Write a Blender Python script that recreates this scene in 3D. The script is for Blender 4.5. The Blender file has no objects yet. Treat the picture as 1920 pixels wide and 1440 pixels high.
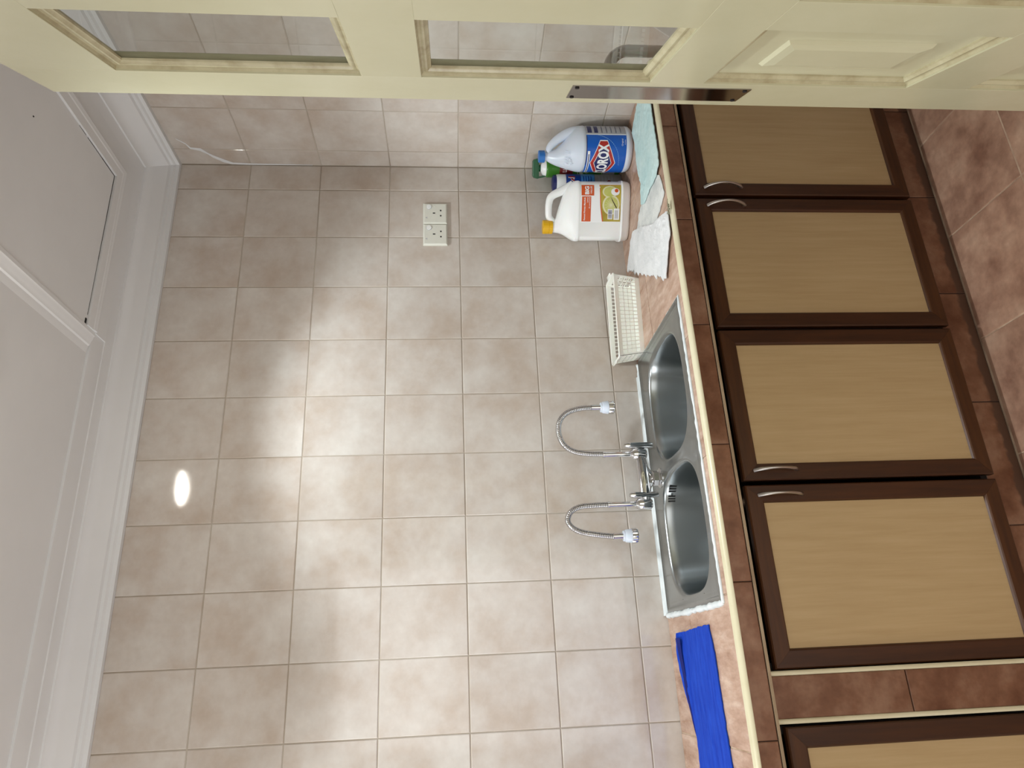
import bpy, math, random
from mathutils import Vector, Matrix, noise
random.seed(7)
S = bpy.context.scene
COL = S.collection
PI = math.pi

# ------------------------------------------------------------------ camera, world, lamps, exposure
cam_d = bpy.data.cameras.new('camera')
cam_d.sensor_fit = 'HORIZONTAL'; cam_d.sensor_width = 36.0
cam_d.lens = 1320.78 / 1920 * 36.0
cam_d.clip_start = 0.02
cam = bpy.data.objects.new('camera', cam_d); COL.objects.link(cam)
R = [(-0.04548, -0.074752, -0.996165), (-0.929649, 0.368147, 0.014817), (0.365628, 0.926758, -0.086236)]
cam.matrix_world = Matrix(((R[0][0], -R[1][0], -R[2][0], -1.72775),
                           (R[0][1], -R[1][1], -R[2][1], -2.16073),
                           (R[0][2], -R[1][2], -R[2][2], 1.46595),
                           (0, 0, 0, 1)))
S.camera = cam

w = bpy.data.worlds.new('world'); S.world = w; w.use_nodes = True
w.node_tree.nodes['Background'].inputs[0].default_value = (1.0, 0.965, 0.92, 1)
w.node_tree.nodes['Background'].inputs[1].default_value = 1.95

def lamp_light(x, y, z, spot, cone, blend):
    l = bpy.data.lights.new('downlight_beam', 'SPOT'); l.energy = spot; l.spot_size = math.radians(cone)
    l.spot_blend = blend; l.shadow_soft_size = 0.045; l.color = (0.92, 0.98, 1.0)
    o = bpy.data.objects.new('downlight_beam', l); COL.objects.link(o); o.location = (x, y, z)
    return o
lamp_light(-1.04, -0.64, 2.505, 63, 119, 0.40)
lamp_light(-2.45, -0.64, 2.505, 58, 119, 0.40)
wl = bpy.data.lights.new('added_window_fill', 'AREA'); wl.shape = 'RECTANGLE'; wl.size = 1.5; wl.size_y = 1.35; wl.energy = 20; wl.color = (0.93, 0.96, 1.0)  # area light added out of view to brighten the room from the left
wo = bpy.data.objects.new('added_window_fill', wl); COL.objects.link(wo); wo.location = (-4.36, -1.0, 1.55)
wo.rotation_euler = (0, -math.pi / 2, 0)

vs = S.view_settings
vs.view_transform = 'Standard'; vs.look = 'None'; vs.gamma = 1.0; vs.use_curve_mapping = False
vs.exposure = 0.0
S.display_settings.display_device = 'sRGB'
S.cycles.use_denoising = True
S.cycles.max_bounces = 10; S.cycles.diffuse_bounces = 5; S.cycles.glossy_bounces = 6
S.cycles.transmission_bounces = 8; S.cycles.transparent_max_bounces = 12
S.cycles.sample_clamp_indirect = 6.0

# ------------------------------------------------------------------ helpers
def lin(c):
    return tuple((v / 12.92 if v <= 0.04045 else ((v + 0.055) / 1.055) ** 2.4) for v in [x / 255.0 for x in c])

def mat(name, c1, c2=None, c3=None, scale=4.0, detail=5.0, rough=0.5, metal=0.0, bump=0.0, bscale=60.0,
        stretch=(1, 1, 1), spec=0.5, coat=0.0, coat_rough=0.1, rnd=0.0, lo=0.35, hi=0.65, emit=0.0, sss=0.0,
        rough2=None, offset=True, fine=0.0):
    m = bpy.data.materials.new(name); m.use_nodes = True
    nt = m.node_tree; N = nt.nodes; L = nt.links
    b = N['Principled BSDF']
    b.inputs['Roughness'].default_value = rough; b.inputs['Metallic'].default_value = metal
    b.inputs['Specular IOR Level'].default_value = spec
    b.inputs['Coat Weight'].default_value = coat; b.inputs['Coat Roughness'].default_value = coat_rough
    a = lin(c1) + (1,)
    b.inputs['Base Color'].default_value = a
    if sss:
        b.inputs['Subsurface Weight'].default_value = sss; b.inputs['Subsurface Scale'].default_value = 0.01
    if emit:
        b.inputs['Emission Color'].default_value = a; b.inputs['Emission Strength'].default_value = emit
    if c2 is None and not bump and not rnd:
        return m
    tc = N.new('ShaderNodeTexCoord'); vec = tc.outputs['Object']
    oi = N.new('ShaderNodeObjectInfo')
    if offset:
        mu = N.new('ShaderNodeMath'); mu.operation = 'MULTIPLY'; mu.inputs[1].default_value = 53.0
        L.new(oi.outputs['Random'], mu.inputs[0])
        ad = N.new('ShaderNodeVectorMath'); ad.operation = 'ADD'
        L.new(vec, ad.inputs[0]); L.new(mu.outputs[0], ad.inputs[1]); vec = ad.outputs[0]
    mp = N.new('ShaderNodeMapping'); mp.inputs['Scale'].default_value = stretch
    L.new(vec, mp.inputs['Vector']); vec = mp.outputs[0]
    col = None
    if c2 is not None:
        nz = N.new('ShaderNodeTexNoise'); nz.inputs['Scale'].default_value = scale
        nz.inputs['Detail'].default_value = detail; nz.inputs['Roughness'].default_value = 0.62
        L.new(vec, nz.inputs['Vector'])
        cr = N.new('ShaderNodeValToRGB'); e = cr.color_ramp.elements
        e[0].position = lo; e[0].color = a; e[1].position = hi; e[1].color = lin(c2) + (1,)
        if c3 is not None:
            x = cr.color_ramp.elements.new((lo + hi) / 2); x.color = lin(c3) + (1,)
        L.new(nz.outputs['Fac'], cr.inputs[0]); col = cr.outputs[0]
        if fine:
            n2 = N.new('ShaderNodeTexNoise'); n2.inputs['Scale'].default_value = scale * 7; n2.inputs['Detail'].default_value = 3
            L.new(vec, n2.inputs['Vector'])
            mr = N.new('ShaderNodeMapRange'); mr.inputs[1].default_value = 0.3; mr.inputs[2].default_value = 0.7
            mr.inputs[3].default_value = 1 - fine; mr.inputs[4].default_value = 1 + fine
            L.new(n2.outputs['Fac'], mr.inputs[0])
            vm = N.new('ShaderNodeVectorMath'); vm.operation = 'SCALE'
            L.new(col, vm.inputs[0]); L.new(mr.outputs[0], vm.inputs['Scale']); col = vm.outputs[0]
        if rough2 is not None:
            mr = N.new('ShaderNodeMapRange'); mr.inputs[1].default_value = lo; mr.inputs[2].default_value = hi
            mr.inputs[3].default_value = rough; mr.inputs[4].default_value = rough2
            L.new(nz.outputs['Fac'], mr.inputs[0]); L.new(mr.outputs[0], b.inputs['Roughness'])
    if rnd:
        mr = N.new('ShaderNodeMapRange'); mr.inputs[3].default_value = 1 - rnd; mr.inputs[4].default_value = 1 + rnd
        L.new(oi.outputs['Random'], mr.inputs[0])
        vm = N.new('ShaderNodeVectorMath'); vm.operation = 'SCALE'
        if col is None: vm.inputs[0].default_value = a[:3]
        else: L.new(col, vm.inputs[0])
        L.new(mr.outputs[0], vm.inputs['Scale']); col = vm.outputs[0]
    if col is not None: L.new(col, b.inputs['Base Color'])
    if bump:
        n3 = N.new('ShaderNodeTexNoise'); n3.inputs['Scale'].default_value = bscale; n3.inputs['Detail'].default_value = 3
        L.new(vec, n3.inputs['Vector'])
        bp = N.new('ShaderNodeBump'); bp.inputs['Strength'].default_value = bump; bp.inputs['Distance'].default_value = 0.002
        L.new(n3.outputs['Fac'], bp.inputs['Height']); L.new(bp.outputs[0], b.inputs['Normal'])
    return m

W = {}
class MB:
    def __init__(s): s.v = []; s.f = []; s.m = []; s.mi = 0
    def add(s, vs, fs):
        k = len(s.v); s.v += [tuple(p) for p in vs]
        for f in fs: s.f.append(tuple(i + k for i in f)); s.m.append(s.mi)
        return s
    def box(s, x0, x1, y0, y1, z0, z1):
        x0, x1 = min(x0, x1), max(x0, x1); y0, y1 = min(y0, y1), max(y0, y1); z0, z1 = min(z0, z1), max(z0, z1)
        return s.add([(x0, y0, z0), (x1, y0, z0), (x1, y1, z0), (x0, y1, z0), (x0, y0, z1), (x1, y0, z1), (x1, y1, z1), (x0, y1, z1)],
                     [(0, 3, 2, 1), (4, 5, 6, 7), (0, 1, 5, 4), (1, 2, 6, 5), (2, 3, 7, 6), (3, 0, 4, 7)])
    def loft(s, rings, cap0=True, cap1=True, closed=True):
        n = len(rings[0]); k = len(s.v)
        vs = [p for r in rings for p in r]; fs = []
        for a in range(len(rings) - 1):
            for i in range(n if closed else n - 1):
                j = (i + 1) % n
                fs.append((a * n + i, a * n + j, (a + 1) * n + j, (a + 1) * n + i))
        if cap0: fs.append(tuple(reversed(range(n))))
        if cap1: fs.append(tuple(range((len(rings) - 1) * n, len(rings) * n)))
        return s.add(vs, fs)
    def lathe(s, prof, c=(0, 0, 0), n=32, cap0=True, cap1=True):
        return s.loft([[(c[0] + r * math.cos(2 * PI * i / n), c[1] + r * math.sin(2 * PI * i / n), c[2] + z) for i in range(n)] for r, z in prof], cap0, cap1)
    def tube(s, path, r, n=12, caps=True, sx=1.0, closed=False):
        P = [Vector(p) for p in path]; rr = r if isinstance(r, (list, tuple)) else [r] * len(P)
        up = None; rings = []
        for i, p in enumerate(P):
            t = (P[min(i + 1, len(P) - 1)] - P[max(i - 1, 0)])
            if closed: t = P[(i + 1) % len(P)] - P[i - 1]
            t.normalize()
            if up is None:
                up = Vector((0, 0, 1)) if abs(t.z) < 0.9 else Vector((0, 1, 0))
            a = (up - t * up.dot(t)).normalized(); b = t.cross(a); up = a
            rings.append([tuple(p + (a * math.cos(2 * PI * k / n) * sx + b * math.sin(2 * PI * k / n)) * rr[i]) for k in range(n)])
        if closed: rings.append(rings[0]); caps = False
        return s.loft(rings, caps, caps)
    def build(s, name, mats, parent=None, smooth=0, **tags):
        me = bpy.data.meshes.new(name)
        xs = [p[0] for p in s.v]; ys = [p[1] for p in s.v]; zs = [p[2] for p in s.v]
        c = Vector(((min(xs) + max(xs)) / 2, (min(ys) + max(ys)) / 2, min(zs) if parent is None else (min(zs) + max(zs)) / 2))
        me.from_pydata([tuple(Vector(p) - c) for p in s.v], [], s.f)
        if not isinstance(mats, (list, tuple)): mats = [mats]
        for m in mats: me.materials.append(m)
        if len(mats) > 1:
            for i, p in enumerate(me.polygons): p.material_index = s.m[i]
        me.validate(); me.update()
        import bmesh
        bm = bmesh.new(); bm.from_mesh(me); bmesh.ops.recalc_face_normals(bm, faces=bm.faces); bm.to_mesh(me); bm.free()
        if smooth:
            me.shade_smooth(); me.set_sharp_from_angle(angle=math.radians(smooth))
        return link(name, me, c, parent, **tags)

def link(name, me, c, parent=None, rot=None, **tags):
    o = bpy.data.objects.new(name, me); COL.objects.link(o)
    if parent is not None:
        o.parent = parent; o.location = Vector(c) - W[parent.name]
    else: o.location = c
    if rot: o.rotation_euler = rot
    W[o.name] = Vector(c)
    for k, v in tags.items(): o[k] = v
    return o

def root(name, loc, rz=0.0, local=False, **tags):
    o = bpy.data.objects.new(name, None); COL.objects.link(o)
    o.location = loc; o.rotation_euler = (0, 0, rz); o.empty_display_size = 0.1
    W[o.name] = Vector((0, 0, 0)) if local else Vector(loc)
    for k, v in tags.items(): o[k] = v
    return o

_tm = {}
def tile_mesh(wd, ht, t, m, ch=0.0018):
    key = (round(wd, 4), round(ht, 4), t, m.name)
    if key in _tm: return _tm[key]
    a, b = wd / 2, ht / 2; c = ch
    v = [(-a + c, 0, -b + c), (a - c, 0, -b + c), (a - c, 0, b - c), (-a + c, 0, b - c),
         (-a, c * .8, -b), (a, c * .8, -b), (a, c * .8, b), (-a, c * .8, b),
         (-a, t, -b), (a, t, -b), (a, t, b), (-a, t, b)]
    f = [(0, 1, 2, 3)]
    for k in range(4):
        j = (k + 1) % 4
        f.append((k + 4, j + 4, j, k)); f.append((k + 8, j + 8, j + 4, k + 4))
    me = bpy.data.meshes.new('tile'); me.from_pydata(v, [], f); me.materials.append(m); me.update()
    _tm[key] = me
    return me
FACE = {'-y': (0, 0, 0), '-x': (0, 0, -PI / 2), 'z': (-PI / 2, 0, 0)}
def tile(cx, cy, cz, wd, ht, face, m, parent, t=0.006, gap=0.0026, jit=0.0003, ch=0.0018, tilt=0.0012):
    if wd < 0.006 or ht < 0.006: return
    r = list(FACE[face]); d = random.uniform(-jit, jit)
    c = Vector((cx, cy, cz)) + {'-y': Vector((0, d, 0)), '-x': Vector((d, 0, 0)), 'z': Vector((0, 0, d))}[face]
    if tilt:
        for k in range(3): r[k] += random.uniform(-tilt, tilt) * (0 if (face in ('-y',) and k == 1) else 0.8)
    return link('tile', tile_mesh(wd - gap, ht - gap, t, m, ch), c, parent, rot=r)

_txt = {}
def text_mesh(body, bold=0.0):
    k = (body, bold)
    if k in _txt: return _txt[k]
    cu = bpy.data.curves.new('t', 'FONT'); cu.body = body; cu.size = 1.0; cu.offset = bold; cu.resolution_u = 3
    o = bpy.data.objects.new('t', cu); COL.objects.link(o)
    dg = bpy.context.evaluated_depsgraph_get(); me = o.evaluated_get(dg).to_mesh()
    vs = [tuple(v.co[:2]) for v in me.vertices]; fs = [tuple(p.vertices) for p in me.polygons]
    bpy.data.objects.remove(o); bpy.data.curves.remove(cu)
    x0 = min(v[0] for v in vs); x1 = max(v[0] for v in vs); y0 = min(v[1] for v in vs); y1 = max(v[1] for v in vs)
    vs = [((v[0] - x0) / (x1 - x0), (v[1] - y0) / (y1 - y0)) for v in vs]
    _txt[k] = (vs, fs)
    return _txt[k]
def put_text(mb, body, s0, s1, z0, z1, fn, bold=0.0):
    vs, fs = text_mesh(body, bold)
    mb.add([fn(s0 + (s1 - s0) * u, z0 + (z1 - z0) * v) for u, v in vs], fs)
def put_poly(mb, pts, fn, n=10):
    """a flat outline (convex, listed round) laid onto the surface fn, cut into strips so that it follows the curve"""
    s0 = min(p[0] for p in pts); s1 = max(p[0] for p in pts); prev = None
    for k in range(n + 1):
        s = s0 + (s1 - s0) * k / n; s = min(max(s, s0 + 1e-7), s1 - 1e-7); zs = []
        for i in range(len(pts)):
            a, b = pts[i], pts[(i + 1) % len(pts)]
            if (a[0] - s) * (b[0] - s) <= 0 and a[0] != b[0]:
                zs.append(a[1] + (b[1] - a[1]) * (s - a[0]) / (b[0] - a[0]))
        if not zs: continue
        cur = (fn(s, min(zs)), fn(s, max(zs)))
        if prev: mb.add([prev[0], cur[0], cur[1], prev[1]], [(0, 1, 2, 3)])
        prev = cur
def rect(s0, s1, z0, z1): return [(s0, z0), (s1, z0), (s1, z1), (s0, z1)]
def disc(cs, cz, rs, rz, n=24): return [(cs + rs * math.cos(2 * PI * k / n), cz + rz * math.sin(2 * PI * k / n)) for k in range(n)]

# ------------------------------------------------------------------ materials
M = {}
M['wall_tile'] = mat('glazed beige wall tile', (190, 176, 163), (214, 210, 204), (203, 195, 187), scale=7, lo=0.3, hi=0.72,
                     rough=0.075, spec=0.55, bump=0.05, bscale=22, rnd=0.03, fine=0.025)
M['grout'] = mat('wall grout', (188, 180, 168), (158, 146, 130), scale=3, rough=0.9)
M['terra_top'] = mat('terracotta counter tile', (156, 120, 98), (206, 180, 162), (184, 152, 132), scale=9, lo=0.3, hi=0.7, stretch=(3.2, 1, 1),
                     rough=0.22, bump=0.06, bscale=30, rnd=0.05, fine=0.06)
M['terra'] = mat('terracotta tile', (98, 60, 40), (152, 118, 96), (126, 88, 66), scale=9, lo=0.32, hi=0.68, rough=0.32,
                 bump=0.08, bscale=40, rnd=0.07, fine=0.07)
M['floor_tile'] = mat('matt terracotta floor tile', (122, 88, 72), (182, 152, 130), (158, 124, 104), scale=7.5, detail=8, lo=0.3, hi=0.7,
                      rough=0.38, bump=0.12, bscale=50, rnd=0.05, fine=0.1)
M['grout_top'] = mat('counter grout', (208, 190, 168), (160, 134, 110), scale=6, rough=0.9)
M['grout_dark'] = mat('dark grout', (70, 48, 36), (40, 28, 22), scale=6, rough=0.9)
M['grout_floor'] = mat('floor grout', (196, 172, 148), (140, 112, 92), scale=8, rough=0.9)
M['cream_trim'] = mat('cream plastic edging', (224, 219, 190), (212, 205, 172), scale=5, rough=0.32)
M['bottom_trim'] = mat('dull cream edging', (176, 156, 128), (150, 128, 102), scale=9, rough=0.5)
M['steel'] = mat('brushed stainless steel', (176, 182, 184), (166, 172, 174), scale=4, rough=0.23, metal=1.0, rough2=0.27,
                 stretch=(1, 3, 1), offset=False)
M['chrome'] = mat('chrome', (225, 226, 228), rough=0.06, metal=1.0)
M['hose'] = mat('chrome hose', (190, 190, 192), rough=0.16, metal=1.0)
M['satin'] = mat('satin steel handle', (190, 186, 182), rough=0.28, metal=1.0)
M['plate'] = mat('stainless push plate', (140, 134, 132), rough=0.12, metal=1.0)
M['silicone'] = mat('white silicone sealant', (236, 244, 246), (214, 224, 228), scale=20, rough=0.3, bump=0.2, bscale=60)
M['dark'] = mat('dark cabinet inside', (22, 15, 11), rough=0.8)
M['black'] = mat('black', (8, 8, 8), rough=0.6)
M['brown'] = mat('dark brown cabinet wood', (50, 24, 5), (70, 37, 11), scale=5, stretch=(14, 14, 1), rough=0.42, lo=0.3, hi=0.7, rnd=0.08)
M['brown_h'] = mat('dark brown cabinet wood across', (57, 29, 6), (80, 45, 14), scale=5, stretch=(1, 14, 14), rough=0.42, lo=0.3, hi=0.7, rnd=0.08)
M['beech'] = mat('pale wood grain laminate', (180, 154, 112), (197, 173, 132), (189, 164, 122), scale=3.2, stretch=(22, 1, 1.2), rough=0.4, lo=0.22, hi=0.8)
M['cream'] = mat('cream gloss paint', (199, 197, 168), (192, 189, 158), scale=3, rough=0.2, bump=0.04, bscale=70)
M['cream_shaded'] = mat('cream paint with moulding shade', (190, 184, 152), (158, 146, 112), scale=22, lo=0.4, hi=0.75, rough=0.25)  # darker than the door paint: shading of the mouldings put into the colour
M['plaster'] = mat('white ceiling paint', (232, 234, 236), (226, 228, 230), scale=2, rough=0.7, bump=0.05, bscale=20)
M['wall_paint'] = mat('off white wall paint', (206, 202, 192), (198, 194, 184), scale=2, rough=0.8)
M['white_pl'] = mat('white plastic', (244, 247, 247), rough=0.32, sss=0.1)
M['bleach_pl'] = mat('bluish white plastic', (214, 224, 238), rough=0.3, sss=0.1)
M['basket'] = mat('ivory plastic basket', (244, 244, 236), rough=0.35, sss=0.1)
M['socket'] = mat('white socket plate', (226, 228, 218), rough=0.3)
M['yellow'] = mat('yellow cap', (228, 178, 20), rough=0.35)
M['blue_cap'] = mat('blue cap', (40, 112, 190), rough=0.4)
M['lbl_blue'] = mat('blue label print', (14, 82, 178), (24, 104, 204), scale=6, rough=0.3, lo=0.3, hi=0.7)
M['lbl_navy'] = mat('navy label print', (26, 34, 96), rough=0.3)
M['lbl_red'] = mat('red label print', (176, 46, 40), rough=0.3)
M['lbl_white'] = mat('white label print', (240, 242, 244), rough=0.3)
M['lbl_grey'] = mat('grey label print', (176, 178, 186), rough=0.35)
M['lbl_pale'] = mat('pale blue label print', (130, 180, 226), rough=0.3)
M['lbl_orange'] = mat('orange label print', (206, 86, 34), rough=0.35)
M['lbl_olive'] = mat('olive label print', (160, 140, 36), (196, 180, 70), scale=10, rough=0.35)
M['lbl_lime'] = mat('lime label print', (190, 194, 96), (206, 208, 130), scale=30, rough=0.35)
M['lbl_pith'] = mat('pale yellow label print', (222, 220, 180), rough=0.35)
M['lbl_green'] = mat('green can print', (66, 130, 44), rough=0.3)
M['lbl_dgreen'] = mat('deep green plastic', (18, 84, 50), rough=0.35)
M['lbl_maroon'] = mat('maroon can print', (122, 30, 34), rough=0.3)
M['can_blue'] = mat('blue can print', (20, 62, 150), rough=0.3)
M['can_sky'] = mat('sky blue can print', (70, 140, 206), rough=0.3)
M['can_silver'] = mat('silver can print', (170, 168, 166), rough=0.3, metal=0.3)
M['blue_cloth'] = mat('royal blue cloth', (22, 58, 172), (34, 76, 192), scale=12, stretch=(1, 6, 1), rough=0.95, bump=0.5, bscale=160, spec=0.2)
M['green_cloth'] = mat('mint green cloth', (184, 216, 218), (206, 230, 230), scale=14, rough=0.95, bump=0.6, bscale=200, spec=0.2, lo=0.3, hi=0.7)
M['white_cloth'] = mat('white ragged cloth', (218, 222, 224), (236, 238, 240), scale=18, rough=0.95, bump=0.7, bscale=220, spec=0.2, lo=0.3, hi=0.7)
M['grey_cloth'] = mat('greyish white cloth', (200, 206, 206), (226, 230, 228), scale=16, rough=0.95, bump=0.7, bscale=220, spec=0.2, lo=0.35, hi=0.6)
M['lens'] = mat('lamp lens', (255, 250, 238), emit=42.0)
g = bpy.data.materials.new('clear glass'); g.use_nodes = True; nt = g.node_tree; nt.nodes.remove(nt.nodes['Principled BSDF'])
tr = nt.nodes.new('ShaderNodeBsdfTransparent'); tr.inputs[0].default_value = (0.93, 0.95, 0.94, 1)
gl = nt.nodes.new('ShaderNodeBsdfGlossy'); gl.inputs['Roughness'].default_value = 0.0
fr = nt.nodes.new('ShaderNodeFresnel'); fr.inputs[0].default_value = 1.5
mx = nt.nodes.new('ShaderNodeMixShader')
ge = nt.nodes.new('ShaderNodeNewGeometry'); iv = nt.nodes.new('ShaderNodeMath'); iv.operation = 'SUBTRACT'; iv.inputs[0].default_value = 1.0
nt.links.new(ge.outputs['Backfacing'], iv.inputs[1]); mu = nt.nodes.new('ShaderNodeMath'); mu.operation = 'MULTIPLY'
nt.links.new(iv.outputs[0], mu.inputs[0]); nt.links.new(fr.outputs[0], mu.inputs[1]); nt.links.new(mu.outputs[0], mx.inputs[0]); nt.links.new(tr.outputs[0], mx.inputs[1]); nt.links.new(gl.outputs[0], mx.inputs[2])
nt.links.new(mx.outputs[0], nt.nodes['Material Output'].inputs[0]); M['glass'] = g

# plinth tiles carry a grubby band along the floor
gm = M['terra'].copy(); gm.name = 'terracotta tile with grime'; nt = gm.node_tree; N = nt.nodes; L = nt.links
b = N['Principled BSDF']; src = b.inputs['Base Color'].links[0].from_socket
tc = N.new('ShaderNodeTexCoord'); sp = N.new('ShaderNodeSeparateXYZ'); L.new(tc.outputs['Object'], sp.inputs[0])
nz = N.new('ShaderNodeTexNoise'); nz.inputs['Scale'].default_value = 30; L.new(tc.outputs['Object'], nz.inputs['Vector'])
ad = N.new('ShaderNodeMath'); ad.operation = 'MULTIPLY_ADD'; ad.inputs[1].default_value = 0.03; L.new(nz.outputs['Fac'], ad.inputs[0]); L.new(sp.outputs['Z'], ad.inputs[2])
mr = N.new('ShaderNodeMapRange'); mr.inputs[1].default_value = -0.012; mr.inputs[2].default_value = -0.004; L.new(ad.outputs[0], mr.inputs[0])
mm = N.new('ShaderNodeMix'); mm.data_type = 'RGBA'; L.new(mr.outputs[0], mm.inputs[0]); mm.inputs[6].default_value = lin((84, 60, 47)) + (1,); L.new(src, mm.inputs[7])
L.new(mm.outputs[2], b.inputs['Base Color']); M['plinth_tile'] = gm

# ------------------------------------------------------------------ room shell
ZT = 2.428           # top of the wall tiles
XL, YF = -3.0, -1.95 # left wall, wall with the doorway
wb = MB().box(XL - .1, .1, 0.0016, .12, 0, 2.62).build('wall_back', M['grout'], kind='structure')
xj = [0.0] + [-0.1075 - 0.2 * k for k in range(15)]; xj[-1] = XL
zj = [ZT] + [2.181 - 0.2513 * k for k in range(6)] + [0.80]
for i in range(len(xj) - 1):
    for k in range(len(zj) - 1):
        tile((xj[i] + xj[i + 1]) / 2, 0, (zj[k] + zj[k + 1]) / 2, xj[i] - xj[i + 1], zj[k] - zj[k + 1], '-y', M['wall_tile'], wb)
wr = MB().box(0.0016, .12, YF - .15, 0.0016, 0, 2.62).build('wall_right', M['grout'], kind='structure')
yj = [0.0, -0.0813] + [-0.0813 - 0.2 * k for k in range(1, 10)]; yj[-1] = YF
zs_ = [ZT] + [2.181 - 0.2513 * k for k in range(9)] + [0.0]
for j in range(len(yj) - 1):
    for k in range(len(zs_) - 1):
        if yj[j] > -0.5 and zs_[k + 1] < 0.6: continue
        tile(0, (yj[j] + yj[j + 1]) / 2, (zs_[k] + zs_[k + 1]) / 2, yj[j] - yj[j + 1], zs_[k] - zs_[k + 1], '-x', M['wall_tile'], wr)
sm = [(-0.135, 2.40), (-0.11, 2.375), (-0.087, 2.366), (-0.080, 2.335), (-0.060, 2.315), (-0.044, 2.301), (-0.021, 2.271), (-0.008, 2.244), (-0.005, 2.183), (-0.005, 2.05), (-0.004, 1.96)]
wd_ = [.001, .003, .005, .008, .004, .007, .009, .006, .005, .003, .001]
mb = MB(); mb.loft([[(-0.0012, y - q, z - q * .4), (-0.0022, y, z), (-0.0012, y + q * .8, z + q * .4), (0.0005, y, z)] for (y, z), q in zip(sm, wd_)])
mb.build('plaster_smear', M['plaster'], wr, smooth=60, label='white smear of dried filler near the corner')
XW = -4.40
lw = MB(); lw.box(XW - .12, XW, YF - .15, -1.78, 0, 2.62); lw.box(XW - .12, XW, -.22, .12, 0, 2.62); lw.box(XW - .12, XW, -1.78, -.22, 0, .85); lw.box(XW - .12, XW, -1.78, -.22, 2.25, 2.62)
lw.build('wall_left', M['wall_paint'], kind='structure')
MB().box(XW, XL - .1, .0016, .12, 0, 2.62).build('wall_back_far', M['wall_paint'], kind='structure')
wn = MB()
for y in (-1.78, -1.02, -.26): wn.box(XW - .09, XW - .04, y, y + .04, .85, 2.25)
wn.box(XW - .09, XW - .04, -1.78, -.22, .85, .89); wn.box(XW - .09, XW - .04, -1.78, -.22, 2.21, 2.25)
wn.build('added_window_1', M['white_pl'], kind='structure')  # unseen window, added to go with the fill light
fw = MB(); fw.box(-1.20, 0, YF - .15, YF, 0, 2.62); fw.box(XW, -2.15, YF - .15, YF, 0, 2.62); fw.box(-2.15, -1.20, YF - .15, YF, 2.12, 2.62)
fw.build('wall_front', M['wall_paint'], kind='structure')

fl = MB().box(XW - .1, .1, -3.6, .1, -.1, -.0016).build('floor', M['grout_floor'], kind='structure')
fx = [0.0] + [-0.297 - 0.33 * k for k in range(9)]; fx[-1] = XL
fy = [-0.492] + [-0.779 - 0.33 * k for k in range(9)]
for i in range(len(fx) - 1):
    for j in range(len(fy) - 1):
        tile((fx[i] + fx[i + 1]) / 2, (fy[j] + fy[j + 1]) / 2, 0, fx[i] - fx[i + 1], fy[j] - fy[j + 1], 'z', M['floor_tile'], fl, gap=.0035)

XB = -0.765
ce = MB(); ce.box(XW - .1, XB, -3.6, .1, 2.530, 2.63); ce.box(XB, .1, -3.6, .1, 2.5165, 2.63)
ceil = ce.build('ceiling', M['plaster'], kind='structure')
crown = [(-.02, 2.426), (.014, 2.426), (.014, 2.438), (.021, 2.443), (.021, 2.452), (.030, 2.456), (.036, 2.466), (.050, 2.486), (.072, 2.504), (.080, 2.507), (.081, 2.512), (.095, 2.515),
         (.120, 2.5165), (.121, 2.520), (.170, 2.521), (.186, 2.523), (.1865, 2.531), (-.02, 2.531)]
mb = MB(); mb.loft([[(XW, -d, z) for d, z in crown], [(-d, -d, z) for d, z in crown], [(-d, YF, z) for d, z in crown]])
mb.build('trim_1', M['plaster'], smooth=30, kind='structure')
band = [(.190, 2.531), (.190, 2.508), (.196, 2.5055), (.204, 2.5075), (.208, 2.5075), (.212, 2.5095), (.2425, 2.5095), (.2425, 2.5150), (.2435, 2.531)]
mb = MB(); mb.loft([[(XB - .002, -d, z) for d, z in band], [(-d, -d, z) for d, z in band], [(-d, YF, z) for d, z in band]])
mb.build('trim_2', M['plaster'], smooth=25, kind='structure')
bead = [(0, 2.5165), (-.003, 2.5135), (-.014, 2.5130), (-.019, 2.5160), (-.026, 2.5170), (-.032, 2.5205), (-.042, 2.5225), (-.046, 2.5265), (-.062, 2.5285), (-.070, 2.531), (0, 2.531)]
mb = MB(); mb.loft([[(XB + d, -.19, z) for d, z in bead], [(XB + d, YF, z) for d, z in bead]])
mb.build('trim_3', M['plaster'], smooth=25, kind='structure')
mb = MB()                                                     # the open joint round the lowered ceiling board
for x0, x1, hw in ((-.70, -.55, .0005), (-.55, -.40, .0009), (-.40, -.2435, .0012)): mb.box(x0, x1, -.2435 - 2 * hw, -.2435, 2.5158, 2.5164)
mb.box(-.7635, -.748, -.252, -.2435, 2.5156, 2.5164); mb.box(-.735, -.70, -.2447, -.2435, 2.5158, 2.5164)
for y0, y1, hw in ((-.2435, -.33, .0012), (-.33, -.42, .0008), (-.43, -.47, .0005)): mb.box(-.2435 - 2 * hw, -.2435, y0, y1, 2.5158, 2.5164)
mb.build('crack', M['black'], ceil, label='dark open joint beside the cornice')
mb = MB(); mb.tube([(-.3820, -.6585, 2.5163), (-.3818, -.6555, 2.5161)], .0018, 8); mb.build('speck', M['dark'], ceil)

# downlights
def downlight(x, y, lab):
    t = root('ceiling_downlight', (x, y, 2.512), label=lab, category='ceiling light')
    MB().lathe([(.068, 2.5302), (.086, 2.5302), (.086, 2.526), (.080, 2.521), (.070, 2.520), (.068, 2.524)], (x, y, 0), 40, False, False).build('rim', M['white_pl'], t, smooth=40)
    mb = MB(); mb.lathe([(.068, 2.5295), (.066, 2.522), (.055, 2.5165), (.038, 2.513), (.018, 2.5115), (.004, 2.511)], (x, y, 0), 40, True, True).build('lens', M['lens'], t, smooth=60)
downlight(-1.04, -0.64, 'round white downlight glowing in the ceiling above the double sink')
downlight(-2.45, -0.64, 'round white downlight in the ceiling left of the sink, past the blue cloth')

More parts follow.
